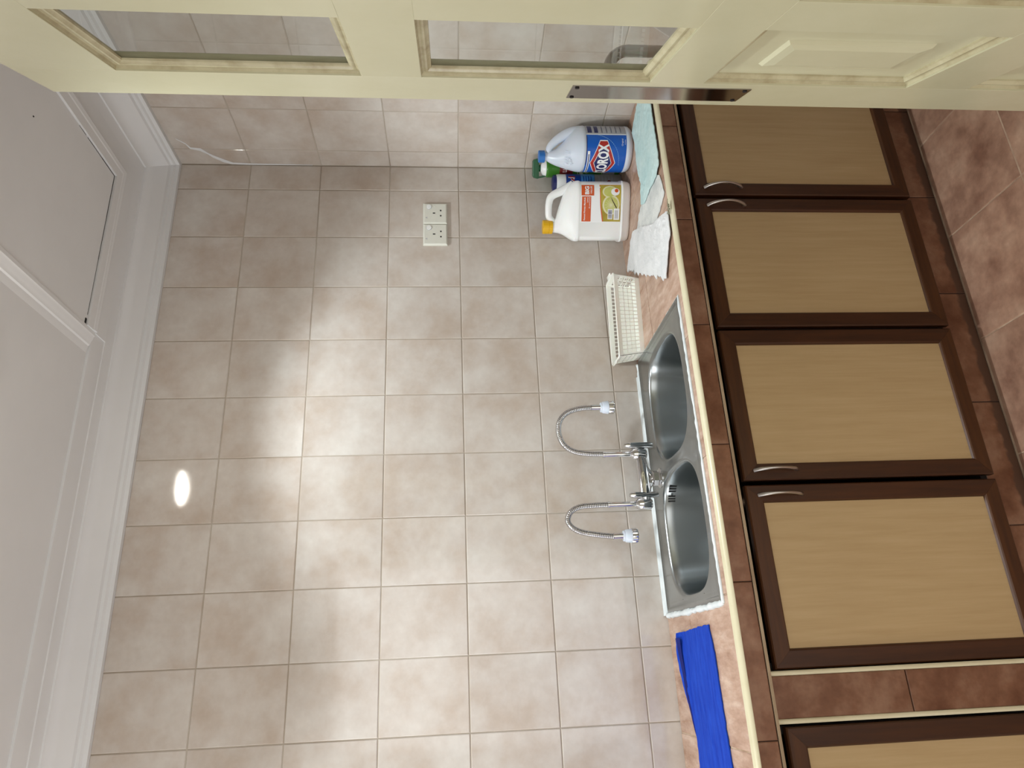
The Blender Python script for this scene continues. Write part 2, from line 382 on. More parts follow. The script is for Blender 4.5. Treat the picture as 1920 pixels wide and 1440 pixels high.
# ------------------------------------------------------------------ counter
ZC = 0.836; YE = -0.512; YFR = -0.527
ct = root('countertop', (-1.5, -.26, .76), label='continuous terracotta tiled worktop with cream front edging', category='countertop')
HX0, HX1, HY0, HY1 = -1.598, -.832, -.452, -.046
def minus(x0, x1, y0, y1):
    out = []
    ox0, ox1, oy0, oy1 = max(x0, HX0), min(x1, HX1), max(y0, HY0), min(y1, HY1)
    if ox0 >= ox1 or oy0 >= oy1: return [(x0, x1, y0, y1)]
    if x0 < ox0: out.append((x0, ox0, y0, y1))
    if ox1 < x1: out.append((ox1, x1, y0, y1))
    if y0 < oy0: out.append((ox0, ox1, y0, oy0))
    if oy1 < y1: out.append((ox0, ox1, oy1, y1))
    return out
mb = MB()
for r in minus(XL, -.001, YE + .004, -.001): mb.box(*r, .775, ZC - .0016)
mb.box(XL, -.001, YE, YE + .004, .775, ZC - .006)
mb.build('slab', M['grout_top'], ct)
tx = [-.001, -.284] + [-.284 - .3303 * k for k in range(1, 9)]; tx[-1] = XL
ty = [-.001, -.210, YE]
for i in range(len(tx) - 1):
    for j in range(2):
        x1, x0, y1, y0 = tx[i], tx[i + 1], ty[j], ty[j + 1]
        rs = minus(x0 + .0015, x1 - .0015, y0 + .0015, y1 - .0015)
        if rs == [(x0 + .0015, x1 - .0015, y0 + .0015, y1 - .0015)]:
            tile((x0 + x1) / 2, (y0 + y1) / 2, ZC, x1 - x0, y1 - y0, 'z', M['terra_top'], ct, t=.005, gap=.003, tilt=.0006, jit=.0002)
        elif rs:
            mb = MB()
            for r in rs: mb.box(*r, ZC - .005, ZC)
            mb.build('tile', M['terra_top'], ct)
for x0, x1 in zip([-.001, -.2605] + [-.2605 - .3303 * k for k in range(1, 9)], [-.2605] + [-.2605 - .3303 * k for k in range(1, 9)] + [XL]):
    tile((x0 + x1) / 2, YFR, (.8285 + .7795) / 2, x0 - x1, .049, '-y', M['terra'], ct, t=.012, gap=.0022, tilt=.0)
mb = MB().box(XL, -.001, YFR + .003, YE + .001, .776, .826); mb.build('front_backing', M['grout_dark'], ct)
prof = [(YE, ZC - .004), (YE, ZC + .0015)] + [(YE - .0005 - .0165 * math.sin(a * PI / 14), ZC - .0085 + .0105 * math.cos(a * PI / 14)) for a in range(8)] + [(YFR - .002, ZC - .0095), (YFR + .004, ZC - .0095), (YFR + .004, ZC - .004)]
mb = MB(); mb.loft([[(-.001, y, z) for y, z in prof], [(XL, y, z) for y, z in prof]]); mb.build('edge_trim', M['cream_trim'], ct, smooth=40, label='cream rounded edging strip')
MB().box(XL, -.001, YFR - .0015, YE, .7725, .7785).build('bottom_trim', M['bottom_trim'], ct, label='thin dull cream strip under the front tiles')

# plinth
pl = root('tiled_plinth', (-.9, -.45, 0), label='low terracotta tiled plinth under the cabinet doors', category='plinth')
MB().box(-2.999, -.001, -.488, -.02, 0, .100).build('core', M['grout_dark'], pl)
px_ = [-.001, -.154] + [-.154 - .3285 * k for k in range(1, 10)]; px_[-1] = XL + .001
for a, b_ in zip(px_[:-1], px_[1:]): tile((a + b_) / 2, -.490, .0505, a - b_, .101, '-y', M['plinth_tile'], pl, t=.008, gap=.0026, tilt=.0005)

# pier
pr = root('tiled_pier', (-1.829, -.45, 0), label='narrow terracotta tiled upright between the cabinet doors', category='pillar')
MB().box(-1.873, -1.785, -.512, -.4990, 0, .7715).build('core', M['grout_dark'], pr)
for z0, z1 in ((.7715, .455), (.455, .125), (.125, .001)): tile(-1.829, -.5165, (z0 + z1) / 2, .0885, z0 - z1, '-y', M['terra'], pr, t=.006, gap=.0025, tilt=0)
for xa in (-1.7805, -1.8775):
    mb = MB(); mb.tube([(xa, -.513, .001), (xa, -.513, .7715)], .0055, 10); mb.build('edge_strip', M['cream_trim'], pr, smooth=50)

# cabinets
ZD1, ZD0 = .752, .095; FWD = .044; YD = -.512
def cab_door(x0, x1, parent, hside):
    """x0 < x1 ; hside = +1 puts the handle on the right stile"""
    mb = MB().box(x0 + FWD - .006, x1 - FWD + .006, YD + .007, YD + .013, ZD0 + FWD - .006, ZD1 - FWD + .006)
    d = mb.build('door', M['beech'], parent)
    pf = [(0, .018), (0, .003), (.003, 0), (FWD - .006, 0), (FWD - .003, .002), (FWD, .0085), (FWD, .018)]
    def piece(a, b, name, m):
        # a, b: corner positions with inward directions; mitred ends
        rings = []
        for (cx, cz, ix, iz) in (a, b): rings.append([(cx + ix * q, YD + e, cz + iz * q) for q, e in pf])
        MB().loft(rings).build(name, m, d, smooth=20)
    A = (x0, ZD0, 1, 1); B = (x1, ZD0, -1, 1); C = (x1, ZD1, -1, -1); D = (x0, ZD1, 1, -1)
    g_ = .0003
    piece(A, D, 'stile', M['brown']); piece(B, C, 'stile', M['brown'])
    piece((A[0] + g_, A[1], 1, 1), (B[0] - g_, B[1], -1, 1), 'rail', M['brown_h']); piece((D[0] + g_, D[1], 1, -1), (C[0] - g_, C[1], -1, -1), 'rail', M['brown_h'])
    xh = x1 - .025 if hside > 0 else x0 + .025
    mb = MB(); pts = []; rr = []
    for k in range(17):
        u = k / 16; pts.append((xh, YD + .001 - .026 * math.sin(PI * u) ** .7, .721 - .110 * u)); rr.append(.0032 + .0026 * abs(2 * u - 1) ** 2)
    mb.tube(pts, rr, 10, sx=1.0); mb.build('handle', M['satin'], d, smooth=60, label='bowed satin metal handle')
def cabinet(xa, xb, xc, lab):
    """doors xa..xb with a gap at xc"""
    t = root('base_cabinet', ((xa + xb) / 2, -.3, .10), label=lab, category='cabinet', group='base cabinets under the worktop')
    yf = -.489
    MB().box(xa, xa + .016, yf, -.03, .101, .64 if -1.7 < xa < -.8 else .765).build('side_panel', M['dark'], t)
    MB().box(xb - .016, xb, yf, -.03, .101, .64 if -1.7 < xb < -.8 else .765).build('side_panel', M['dark'], t)
    MB().box(xa + .016, xb - .016, yf, -.03, .101, .117).build('bottom_panel', M['dark'], t)
    MB().box(xa + .016, xb - .016, -.036, -.03, .117, .60).build('back_panel', M['dark'], t)
    cab_door(xc + .006, xb - .001, t, -1); cab_door(xa + .001, xc - .006, t, 1)
cabinet(-.922, -.074, -.501, 'two-door brown framed cabinet nearest the room corner, under the bottles and cloths')
cabinet(-1.774, -.930, -1.3475, 'two-door brown framed cabinet under the double sink')
cabinet(-2.738, -1.888, -2.313, 'two-door brown framed cabinet left of the tiled upright, under the blue cloth')

# ------------------------------------------------------------------ sink
sk = root('sink', (-1.215, -.25, .838), label='stainless steel double bowl sink set into the tiled worktop', category='sink')
SX0, SX1, SY0, SY1 = -1.620, -.810, -.476, -.024; ZR = .8385
def rad(a, b, n, th): return (abs(math.cos(th) / a) ** n + abs(math.sin(th) / b) ** n) ** (-1 / n)
mb = MB()
prof = [(0, -.0022), (.0015, .0018), (.005, .0032), (.010, .0032), (.014, .0008), (.019, -.0002), (.024, .0008), (.028, 0)]
def rr_(q, z):
    return [(SX0 + q, SY0 + q, z), (SX1 - q, SY0 + q, z), (SX1 - q, SY1 - q, z), (SX0 + q, SY1 - q, z)]
mb.loft([rr_(q, ZR + e) for q, e in prof], False, False)
q = .028; XM = -1.221
bowls = [(-1.030, -.266, .174, .168, XM, SX1 - q), (-1.4125, -.270, .174, .170, SX0 + q, XM)]
for cx, cy, a, b, x0, x1 in bowls:
    y0, y1 = SY0 + q, SY1 - q
    angs = [2 * PI * k / 80 for k in range(80)] + [math.atan2(yy - cy, xx - cx) % (2 * PI) for xx in (x0, x1) for yy in (y0, y1)]
    angs = sorted(set(round(t, 6) for t in angs))
    def rectp(t):
        c, s_ = math.cos(t), math.sin(t); k = 1e9
        if abs(c) > 1e-9: k = min(k, ((x1 if c > 0 else x0) - cx) / c)
        if abs(s_) > 1e-9: k = min(k, ((y1 if s_ > 0 else y0) - cy) / s_)
        return (cx + c * k, cy + s_ * k, ZR)
    rings = [[rectp(t) for t in angs]]
    for d, e in [(-.012, 0), (-.007, .0010), (-.003, .0006), (0, -.001), (.003, -.004), (.005, -.010), (.008, -.030), (.017, -.125), (.022, -.145), (.034, -.160), (.054, -.166), (.085, -.168), (.13, -.170)]:
        nn = 3.0
        rings.append([(cx + math.cos(t) * rad(a - d, b - d, nn, t), cy + math.sin(t) * rad(a - d, b - d, nn, t), ZR + e) for t in angs])
    mb.loft(rings, False, True)
mb.build('bowls_and_rim', M['steel'], sk, smooth=35)
for cx, cy, a, b, x0, x1 in bowls:
    MB().lathe([(.042, 0), (.042, .003), (.034, .003), (.030, 0), (.006, .001)], (cx, cy, ZR - .1695), 28).build('drain', M['chrome'], sk, smooth=40)
def bowl_wall(x, e=0.0):                                                # back wall of the left bowl a little below its lip
    d = .0065 + e; k = min(1, abs((x + 1.4125) / (.174 - d))); return -.270 + (.170 - d) * (1 - k ** 3) ** (1 / 3)
for dx in (-.019, -.0125, -.006, .0065, .0125, .0185):                  # overflow slots on the back of the left bowl
    xa_, xb_ = -1.288 + dx - .0015, -1.288 + dx + .0015; mb = MB(); fr_ = [(x, bowl_wall(x, .0012 + e2) , z) for x, z, e2 in ((xa_, .8055, .0012), (xb_, .8055, .0012), (xb_, .8265, 0), (xa_, .8265, 0))]
    mb.loft([fr_, [(x, y + .005, z) for x, y, z in fr_]]); mb.build('overflow_slot', M['black'], sk)
mb = MB(); mb.tube([(-1.2878, bowl_wall(-1.2878) + .002, .816), (-1.2890, bowl_wall(-1.2878) - .0035, .816)], .0036, 12); mb.build('screw', M['chrome'], sk, smooth=40)
mb = MB()
def bead_path(pts, r0, amp):
    out = []; rs = []
    for (a, b_) in zip(pts[:-1], pts[1:]):
        n = max(2, int((Vector(b_) - Vector(a)).length / .012))
        for k in range(n):
            p = Vector(a).lerp(Vector(b_), k / n); out.append(p + Vector((random.uniform(-1, 1), random.uniform(-1, 1), 0)) * amp); rs.append(r0 * random.uniform(.75, 1.25))
    out.append(Vector(pts[-1])); rs.append(r0 * .4)
    return out, rs
p, r_ = bead_path([(SX1 - .01, SY1 + .008, ZC + .001), (SX0 - .004, SY1 + .010, ZC - .001)], .0075, .0005); mb.tube(p, r_, 8)
mb.add([(SX1 - .05, -.0005, .8445), (SX0 - .004, -.0005, .8460), (SX0 - .004, SY1 + .008, .841), (SX1 - .05, SY1 + .008, .841)], [(0, 1, 2, 3)])
p, r_ = bead_path([(SX0 - .004, SY1 + .008, ZC + .0012), (SX0 - .006, -.25, ZC + .0012), (SX0 - .004, SY0 - .003, ZC + .0012)], .0082, .0014); mb.tube(p, r_, 8)
p, r_ = bead_path([(SX0 - .004, SY0 - .003, ZC + .001), (SX1 + .003, SY0 - .003, ZC + .001)], .0048, .0005); mb.tube(p, r_, 8)
p, r_ = bead_path([(SX1 + .001, SY0 - .002, ZC + .0005), (SX1 + .001, SY1, ZC + .0005)], .0022, .0005); mb.tube(p, r_, 6)
mb.build('sealant', M['silicone'], sk, smooth=60, label='white silicone bead round the sink')

# ------------------------------------------------------------------ tap with two flexible spouts
TY = -.108; TX = -1.232
tp = root('tap', (TX, TY, .84), label='chrome twin lever tap with two bent flexible hose spouts behind the sink', category='tap')
mb = MB(); mb.lathe([(.030, .8375), (.030, .840), (.026, .842), (.012, .8425)], (TX, TY, 0), 36); mb.build('flange', M['chrome'], tp, smooth=40)
mb = MB(); mb.lathe([(.020, .8425), (.023, .847), (.023, .861), (.019, .866)], (TX, TY, 0), 6); mb.lathe([(.011, .866), (.011, .8705), (.014, .872)], (TX, TY, 0), 24); mb.build('hex_nut', M['chrome'], tp, smooth=20)
def smooth_path(P, n=8):
    P = [Vector(p) for p in P]; Q = [P[0] * 2 - P[1]] + P + [P[-1] * 2 - P[-2]]; out = []
    for i in range(1, len(Q) - 2):
        a, b_, c, d = Q[i - 1:i + 3]
        for k in range(n):
            t = k / n
            out.append(.5 * ((2 * b_) + (c - a) * t + (2 * a - 5 * b_ + 4 * c - d) * t * t + (3 * b_ - a - 3 * c + d) * t ** 3))
    out.append(P[-1]); return out
XR_, XLf = -1.155, -1.309; ZB = .893
mb = MB()
arm = smooth_path([(XR_, TY, ZB), (-1.175, TY, ZB - .001), (-1.205, TY, ZB - .003), (TX, TY, ZB - .004), (-1.262, TY, ZB - .004), (-1.29, TY, ZB - .002), (XLf, TY, ZB)], 6)
mb.tube(arm, [.0135 + .0065 * math.sin(PI * k / (len(arm) - 1)) ** 1.0 for k in range(len(arm))], 16)
for sx_ in (-1, 1):
    s_ = smooth_path([(TX + sx_ * .055, TY, ZB - .004), (TX + sx_ * .028, TY, ZB - .014), (TX + sx_ * .008, TY, ZB - .026)], 6); mb.tube(s_, .0105, 12)
mb.lathe([(.012, .868), (.0135, .878), (.019, .892)], (TX, TY, 0), 24)
mb.build('body', M['chrome'], tp, smooth=60)
spouts = [(XR_, [(-1.153, 1.006), (-1.151, 1.05), (-1.142, 1.096), (-1.118, 1.127), (-1.078, 1.1385), (-1.040, 1.130), (-1.016, 1.105), (-1.004, 1.065), (-1.0015, 1.030)]),
          (XLf, [(-1.309, 1.004), (-1.3095, 1.05), (-1.313, 1.092), (-1.328, 1.120), (-1.353, 1.130), (-1.374, 1.117), (-1.388, 1.088), (-1.397, 1.040), (-1.402, .999)])]
for x, path in spouts:
    mb = MB(); mb.lathe([(.012, .872), (.0175, .878), (.0185, .90), (.0175, .912), (.0130, .919), (.0105, .922)], (x, TY, 0), 24); mb.build('valve', M['chrome'], tp, smooth=35)
    mb = MB(); xl = x + .025
    def lv_ring(z, hx, hy, oy=0.0): return [(xl + px * hx, TY - .004 + oy + py * hy, z) for px, py in [(math.copysign(abs(math.cos(t)) ** .6, math.cos(t)), math.copysign(abs(math.sin(t)) ** .6, math.sin(t))) for t in [2 * PI * k / 20 for k in range(20)]]]
    mb.loft([lv_ring(.851, .0060, .008), lv_ring(.853, .0085, .011), lv_ring(.870, .0092, .0135), lv_ring(.900, .0095, .0145), lv_ring(.922, .0090, .0135, -.003), lv_ring(.936, .0075, .0105, -.006), lv_ring(.941, .0045, .006, -.008)])
    mb.tube([(x + .012, TY, .897), (xl, TY, .897)], .011, 14)
    lv = mb.build('lever', M['chrome'], tp, smooth=45)
    mb = MB(); mb.lathe([(.0085, .921), (.0085, 1.000), (.0098, 1.001), (.0098, 1.007), (.0088, 1.008)], (x, TY, 0), 20)
    sp_ = mb.build('spout_tube', M['chrome'], tp, smooth=40)
    P = smooth_path([(a, TY, z) for a, z in path], 30)
    # ribbed metal hose
    L_ = [0.0]
    for a, b_ in zip(P[:-1], P[1:]): L_.append(L_[-1] + (b_ - a).length)
    mb = MB(); mb.tube(P, [.0083 + .0006 * math.sin(l / .0034 * 2 * PI / 1.6) for l in L_], 12)
    hs = mb.build('hose', M['hose'], tp, smooth=80)
    ex, ez = path[-1]; mb = MB(); mb.lathe([(.0095, ez), (.0095, ez - .030), (.012, ez - .032)], (ex, TY, 0), 20); mb.build('collar', M['chrome'], hs, smooth=40)
    zt = ez - .029
    mb = MB(); mb.lathe([(.0150, zt), (.0160, zt - .002), (.0160, zt - .005), (.0185, zt - .008), (.0205, zt - .024), (.0195, zt - .025)], (ex, TY, 0), 28); hd = mb.build('spray_head', M['bleach_pl'], tp, smooth=35)
    mb = MB()
    for k in range(16):
        pass
    n = 48; rings = []
    for zz, r0 in ((zt - .0245, .0205), (zt - .026, .0212), (zt - .040, .0210), (zt - .042, .0195), (zt - .042, .012)):
        rings.append([(ex + (r0 + (.0006 if (i // 2) % 2 else -.0006)) * math.cos(2 * PI * i / n), TY + (r0 + (.0006 if (i // 2) % 2 else -.0006)) * math.sin(2 * PI * i / n), zz) for i in range(n)])
    mb.loft(rings); mb.build('spray_ring', M['chrome'], hd, smooth=25)

# ------------------------------------------------------------------ wall sockets
def socket(xc, lab):
    zc_ = 1.514; h_ = .0435
    t = root('wall_socket', (xc, -.001, zc_ - h_), label=lab, category='socket', group='switched wall sockets above the counter')
    mb = MB(); mb.loft([[(xc - a, y, zc_ - a * .985), (xc + a, y, zc_ - a * .985), (xc + a, y, zc_ + a * .985), (xc - a, y, zc_ + a * .985)] for a, y in ((h_ - .001, -.0005), (h_, -.003), (h_, -.008), (h_ - .0035, -.0115), (h_ - .005, -.012))])
    pl_ = mb.build('face_plate', M['socket'], t, smooth=15)
    mb = MB(); mb.tube([(xc + .026, -.0115, zc_ + .022), (xc + .026, -.0150, zc_ + .022)], .0088, 20); mb.build('rocker_switch', M['white_pl'], t, smooth=40)
    mb = MB(); mb.tube([(xc + .026, -.0117, zc_ + .022), (xc + .026, -.0124, zc_ + .022)], .0100, 20); mb.build('switch_ring', M['lbl_grey'], t, smooth=40)
    for dx, dz, a, b_ in ((0, .004, .0022, .0045), (-.011, -.020, .0030, .0026), (.011, -.020, .0030, .0026)):
        MB().box(xc + dx - a, xc + dx + a, -.0123, -.0118, zc_ + dz - b_, zc_ + dz + b_).build('pin_hole', M['black'], pl_)
    for dx in (-.030, .030):
        mb = MB(); mb.tube([(xc + dx, -.0118, zc_), (xc + dx, -.0127, zc_)], .0038, 16); mb.build('screw_cover', M['socket'], pl_, smooth=40)
    MB().box(xc - .024, xc - .016, -.0122, -.0119, zc_ + .028, zc_ + .0295).box(xc - .022, xc - .017, -.0122, -.0119, zc_ + .031, zc_ + .0335).build('printed_mark', M['lbl_grey'], pl_)
socket(-.213, 'white switched socket nearer the room corner, right one of the pair')
socket(-.3015, 'white switched socket on the left of the pair, further from the corner')

# ------------------------------------------------------------------ bottles
def towards(cx, cy):
    d = Vector((cx + 1.72775, cy + 2.16073, 0)).normalized()   # away from the camera side of the room
    return math.atan2(d.y, d.x) - PI / 2                          # local +y points to the wall, local -y to the doorway
# bleach bottle
cx, cy = -.086, -.212
bt = root('bleach_bottle', (cx, cy, ZC), towards(cx, cy), True, label='large bluish white bleach bottle with blue label and blue cap', category='bottle')
RB = .077
secs = [(0, -.062, .062, .062), (.004, -.070, .070, .070), (.012, -.0755, .0755, .0755), (.022, -RB, RB, RB), (.023, -.0762, .0762, .0762), (.166, -.0762, .0762, .0762), (.167, -RB, RB, RB), (.174, -RB, .0765, .0765), (.184, -.0762, .072, .074),
        (.198, -.073, .063, .068), (.214, -.069, .046, .058), (.234, -.0635, .020, .046), (.256, -.0565, .000, .034), (.272, -.050, -.006, .026), (.283, -.044, -.009, .018), (.288, -.041, -.0115, .0148), (.296, -.041, -.0115, .0148)]
n = 48
mb = MB(); mb.loft([[((l + r) / 2 + (r - l) / 2 * math.cos(2 * PI * i / n), b_ * math.sin(2 * PI * i / n), z) for i in range(n)] for z, l, r, b_ in secs])
body = mb.build('body', M['bleach_pl'], bt, smooth=50)
hp = smooth_path([(-.016, 0, .281), (.000, 0, .2795), (.014, 0, .270), (.031, 0, .250), (.046, 0, .225), (.055, 0, .200), (.057, 0, .176)], 6)
mb = MB(); mb.tube(hp, [.0105 + .009 * (k / (len(hp) - 1)) for k in range(len(hp))], 14); mb.build('handle', M['bleach_pl'], bt, smooth=60)
MB().lathe([(.0165, .2945), (.0205, .296), (.0205, .315), (.019, .3165)], (-.0262, 0, 0), 36).build('cap', M['blue_cap'], bt, smooth=40)
def bf(off):                                                           # arc length s, height z -> point on the cylinder
    def fn(s, z):
        a = s / .0762; return ((.0762 + off) * math.sin(a), -(.0762 + off) * math.cos(a), z)
    return fn
f0 = bf(.0004)
mb = MB(); mb.mi = 0; put_poly(mb, rect(-.118, .052, .026, .163), f0, 40)
mb.mi = 1; put_poly(mb, rect(.054, .112, .026, .163), f0, 16); mb.mi = 2; put_poly(mb, rect(.050, .054, .026, .163), bf(.0005), 2)
lb = mb.build('label', [M['lbl_blue'], M['lbl_grey'], M['lbl_white']], bt)
mb = MB(); LC = -.046; LZ = .104
def hexa(k): return [(LC - .073 * k, LZ - .012 * k), (LC, LZ - .042 * k), (LC + .073 * k, LZ - .012 * k), (LC + .073 * k, LZ + .012 * k), (LC, LZ + .042 * k), (LC - .073 * k, LZ + .012 * k)]
mb.mi = 0; put_poly(mb, hexa(1.05), bf(.0007), 40); mb.mi = 1; put_poly(mb, hexa(1.0), bf(.0009), 40); mb.mi = 0; put_poly(mb, hexa(.74), bf(.0011), 30); mb.mi = 2; put_poly(mb, hexa(.70), bf(.0013), 30)
mb.mi = 2; put_poly(mb, rect(LC - .056, LC + .058, LZ - .020, LZ + .020), bf(.0010), 2) if False else None
mb.build('emblem', [M['lbl_white'], M['lbl_red'], M['lbl_navy']], lb)
mb = MB(); put_text(mb, 'CLOROX', LC - .064, LC + .064, LZ - .0185, LZ + .0185, bf(.0017), .038); mb.build('lettering', M['lbl_white'], lb)
mb = MB(); put_text(mb, 'Original', .012, .036, .036, .043, bf(.0008)); mb.build('lettering', M['lbl_white'], lb)
mb = MB(); put_text(mb, '4 Litre', .016, .033, .029, .0325, bf(.0008)); mb.build('lettering', M['lbl_white'], lb); mb = MB()
sw = [(.051 - .001 * k - .085 * (k / 20) ** 2.0 + 0.0, .128 - .080 * math.sin(PI / 2 * k / 20)) for k in range(21)]
for a, b_ in zip(sw[:-1], sw[1:]): mb.add([bf(.0007)(*a), bf(.0007)(*b_), bf(.0007)(b_[0] - .0012, b_[1] - .0018), bf(.0007)(a[0] - .0022, a[1] + .0008)], [(0, 1, 2, 3)])
mb.build('swoosh', M['lbl_pale'], lb)
mb = MB(); put_poly(mb, rect(-.115, -.006, .150, .158), bf(.0007), 24)
mb.build('print_strip', M['lbl_white'], lb)
mb = MB(); put_poly(mb, rect(-.100, -.016, .1525, .1555), bf(.0009), 20); put_poly(mb, rect(-.055, .045, .1605, .163), bf(.0006), 20)
put_poly(mb, rect(.058, .100, .143, .158), bf(.0008), 8); put_poly(mb, rect(.058, .100, .122, .135), bf(.0008), 8)
for k in range(5): put_text(mb, 'llIllIIlIlllIIl', .059 + 0 * k, .098, .106 - .016 * k, .110 - .016 * k, bf(.0008))
mb.build('small_print', M['lbl_navy'], lb)
mb = MB(); 
def shoulder(s, z): return (-.026 + s, -.0475 - (.232 - z) * .62 - .0006, z)
put_text(mb, 'CLOROX', -.028, .022, .214, .233, shoulder, .02); mb.build('embossed_name', M['bleach_pl'], body)

# dishwashing liquid jug
cx, cy = -.266, -.103
jg = root('detergent_jug', (cx, cy, ZC), towards(cx, cy), True, label='white rectangular liquid jug with yellow cap and orange label', category='jug')
def se(a, b_, nn, n=64, cx=0.0):
    out = []
    for i in range(n):
        t = 2 * PI * i / n; c, s_ = math.cos(t), math.sin(t)
        out.append((cx + a * math.copysign(abs(c) ** (2 / nn), c), b_ * math.copysign(abs(s_) ** (2 / nn), s_)))
    return out
js = [(0, -.090, .090, .042), (.003, -.097, .097, .047), (.010, -.101, .101, .051), (.026, -.103, .103, .053), (.028, -.1045, .1045, .0545), (.031, -.1045, .1045, .0545), (.033, -.101, .101, .0512),
      (.176, -.101, .101, .0512), (.179, -.1030, .1030, .0530), (.184, -.1035, .1035, .0535), (.192, -.1030, .1025, .0520), (.204, -.097, .097, .047), (.218, -.088, .082, .040), (.230, -.081, .055, .033), (.243, -.0765, .018, .027), (.254, -.0745, -.022, .0235), (.262, -.0735, -.034, .020), (.268, -.0725, -.0355, .0185)]
mb = MB(); mb.loft([[(x, y, z) for x, y in se((r - l) / 2, b_, 4.6 if z < .2 else 3.0 if z < .24 else 2.2, 64, (l + r) / 2)] for z, l, r, b_ in js])
jb = mb.build('body', M['white_pl'], jg, smooth=35)
hp = smooth_path([(-.044, 0, .256), (-.030, 0, .270), (-.018, 0, .279), (.002, 0, .2805), (.024, 0, .2795), (.044, 0, .2745), (.056, 0, .262), (.066, 0, .240), (.078, 0, .216), (.088, 0, .196)], 6)
mb = MB(); mb.tube(hp, [.0110 + .006 * (k / (len(hp) - 1)) ** 2 for k in range(len(hp))], 14, sx=1.0); mb.build('handle', M['white_pl'], jg, smooth=60)
n = 60; mb = MB(); mb.loft([[(-.0545 + (r + (.0005 if i % 2 else 0)) * math.cos(2 * PI * i / n), (r + (.0005 if i % 2 else 0)) * math.sin(2 * PI * i / n), z) for i in range(n)] for r, z in ((.0205, .2655), (.0235, .267), (.0235, .276), (.0225, .277), (.0225, .279), (.0235, .280), (.0235, .299), (.0215, .3005))])
mb.build('cap', M['yellow'], jg, smooth=25)
def jf(off):
    def fn(s, z):
        a, b_ = .101, .0512; y = -b_ * (1 - min(.999, abs(s / a)) ** 4.6) ** (1 / 4.6); return (s, y - off, z)
    return fn
mb = MB(); put_poly(mb, rect(-.037, .091, .034, .177), jf(.0004), 12); jl = mb.build('label', M['lbl_white'], jg)
for nm_, pts_, off_, m_ in (('print_block', rect(.053, .088, .130, .174), .0008, 'lbl_orange'), ('print_block', rect(-.034, .050, .140, .172), .0008, 'lbl_orange'),
        ('print_border', [(-.034, .036), (.089, .036), (.089, .111), (.02, .108), (-.034, .100)], .0006, 'lbl_orange'), ('print_ground', [(-.034, .036), (.088, .036), (.088, .109), (.02, .105), (-.034, .096)], .0009, 'lbl_olive')):
    mb = MB(); put_poly(mb, pts_, jf(off_), 10); mb.build(nm_, M[m_], jl)
for tx_ in (('BIG', .057, .084, .147, .162, .04), ('VALUE', .059, .084, .137, .143, .01), ('Pencuci Pinggan Mangkuk', -.030, .047, .158, .165, .02), ('Lemon', .030, .047, .150, .155, .01), ('(Lemon)', .010, .047, .143, .1475, .01)):
    mb = MB(); put_text(mb, tx_[0], *tx_[1:5], jf(.0012), tx_[5]); mb.build('lettering', M['lbl_white'], jl)
mb = MB(); F = jf
mb.mi = 0; put_poly(mb, disc(.022, .070, .034, .030), F(.0012), 16); mb.mi = 1; put_poly(mb, disc(.022, .070, .028, .0245), F(.0014), 16)
mb.mi = 0; put_poly(mb, disc(.066, .075, .020, .026), F(.0012), 12); mb.mi = 2; put_poly(mb, disc(.066, .074, .017, .022), F(.0014), 12)
mb.mi = 3; put_poly(mb, disc(.066, .056, .013, .015), F(.0016), 10); mb.mi = 4; put_poly(mb, disc(.070, .052, .0065, .0065), F(.0018), 8)
mb.mi = 0
for k in range(8):
    a = PI * k / 8; dx, dz = math.cos(a) * .026, math.sin(a) * .023; nx_, nz_ = -math.sin(a) * .0006, math.cos(a) * .0006
    put_poly(mb, [(.022 - dx - nx_, .070 - dz - nz_), (.022 + dx - nx_, .070 + dz - nz_), (.022 + dx + nx_, .070 + dz + nz_), (.022 - dx + nx_, .070 - dz + nz_)], F(.0015), 4)
mb.mi = 5; put_poly(mb, [(.050, .072), (.049, .074), (.004, .048), (.006, .045)], F(.0019), 4)
mb.build('picture', [M['lbl_pith'], M['lbl_lime'], M['lbl_lime'], M['lbl_white'], M['lbl_orange'], M['grout_dark']], jl)
mb = MB(); mb.mi = 0; put_poly(mb, rect(-.026, .008, .064, .081), F(.0020), 4); put_poly(mb, rect(-.028, .010, .040, .060), F(.0020), 4)
mb.mi = 1; x = -.023
while x < .005:
    wv = random.choice((.0005, .0009, .0013)); put_poly(mb, rect(x, x + wv, .066, .079), F(.0023), 1); x += wv + random.choice((.0006, .001))
for zz in (.054, .050, .046): put_poly(mb, rect(-.024, .004, zz, zz + .0012), F(.0023), 2)
mb.build('sticker', [M['lbl_white'], M['lbl_navy']], jl)

# spray cans
def cyl(rad_, off):
    def fn(s, z):
        a = s / rad_; return ((rad_ + off) * math.sin(a), -(rad_ + off) * math.cos(a), z)
    return fn
cx, cy = -.041, -.052
c1 = root('insecticide_can', (cx, cy, ZC), towards(cx, cy), True, label='green spray can with dark green trigger top in the corner behind the bottles', category='spray can')
gb = MB().lathe([(.031, 0), (.0335, .002), (.0335, .006), (.033, .008), (.033, .262), (.0335, .264), (.032, .268), (.030, .270)], n=40).build('body', M['lbl_green'], c1, smooth=40)
MB().lathe([(.0295, .269), (.026, .280), (.018, .288), (.008, .291)], n=32).build('dome', M['white_pl'], c1, smooth=60)
mb = MB(); mb.lathe([(.012, .286), (.013, .30)], n=16)
mb.loft([[(-.034, -.013, zz), (.030, -.013, zz), (.030, .013, zz), (-.034, .013, zz)] for zz in (.296, .298)])
mb.loft([[(-.036 * k, -.014 * k, zz), (.032 * k, -.016 * k, zz), (.032 * k, .016 * k, zz), (-.036 * k, .014 * k, zz)] for k, zz in ((1.0, .296), (1.04, .302), (.95, .314), (.75, .319))])
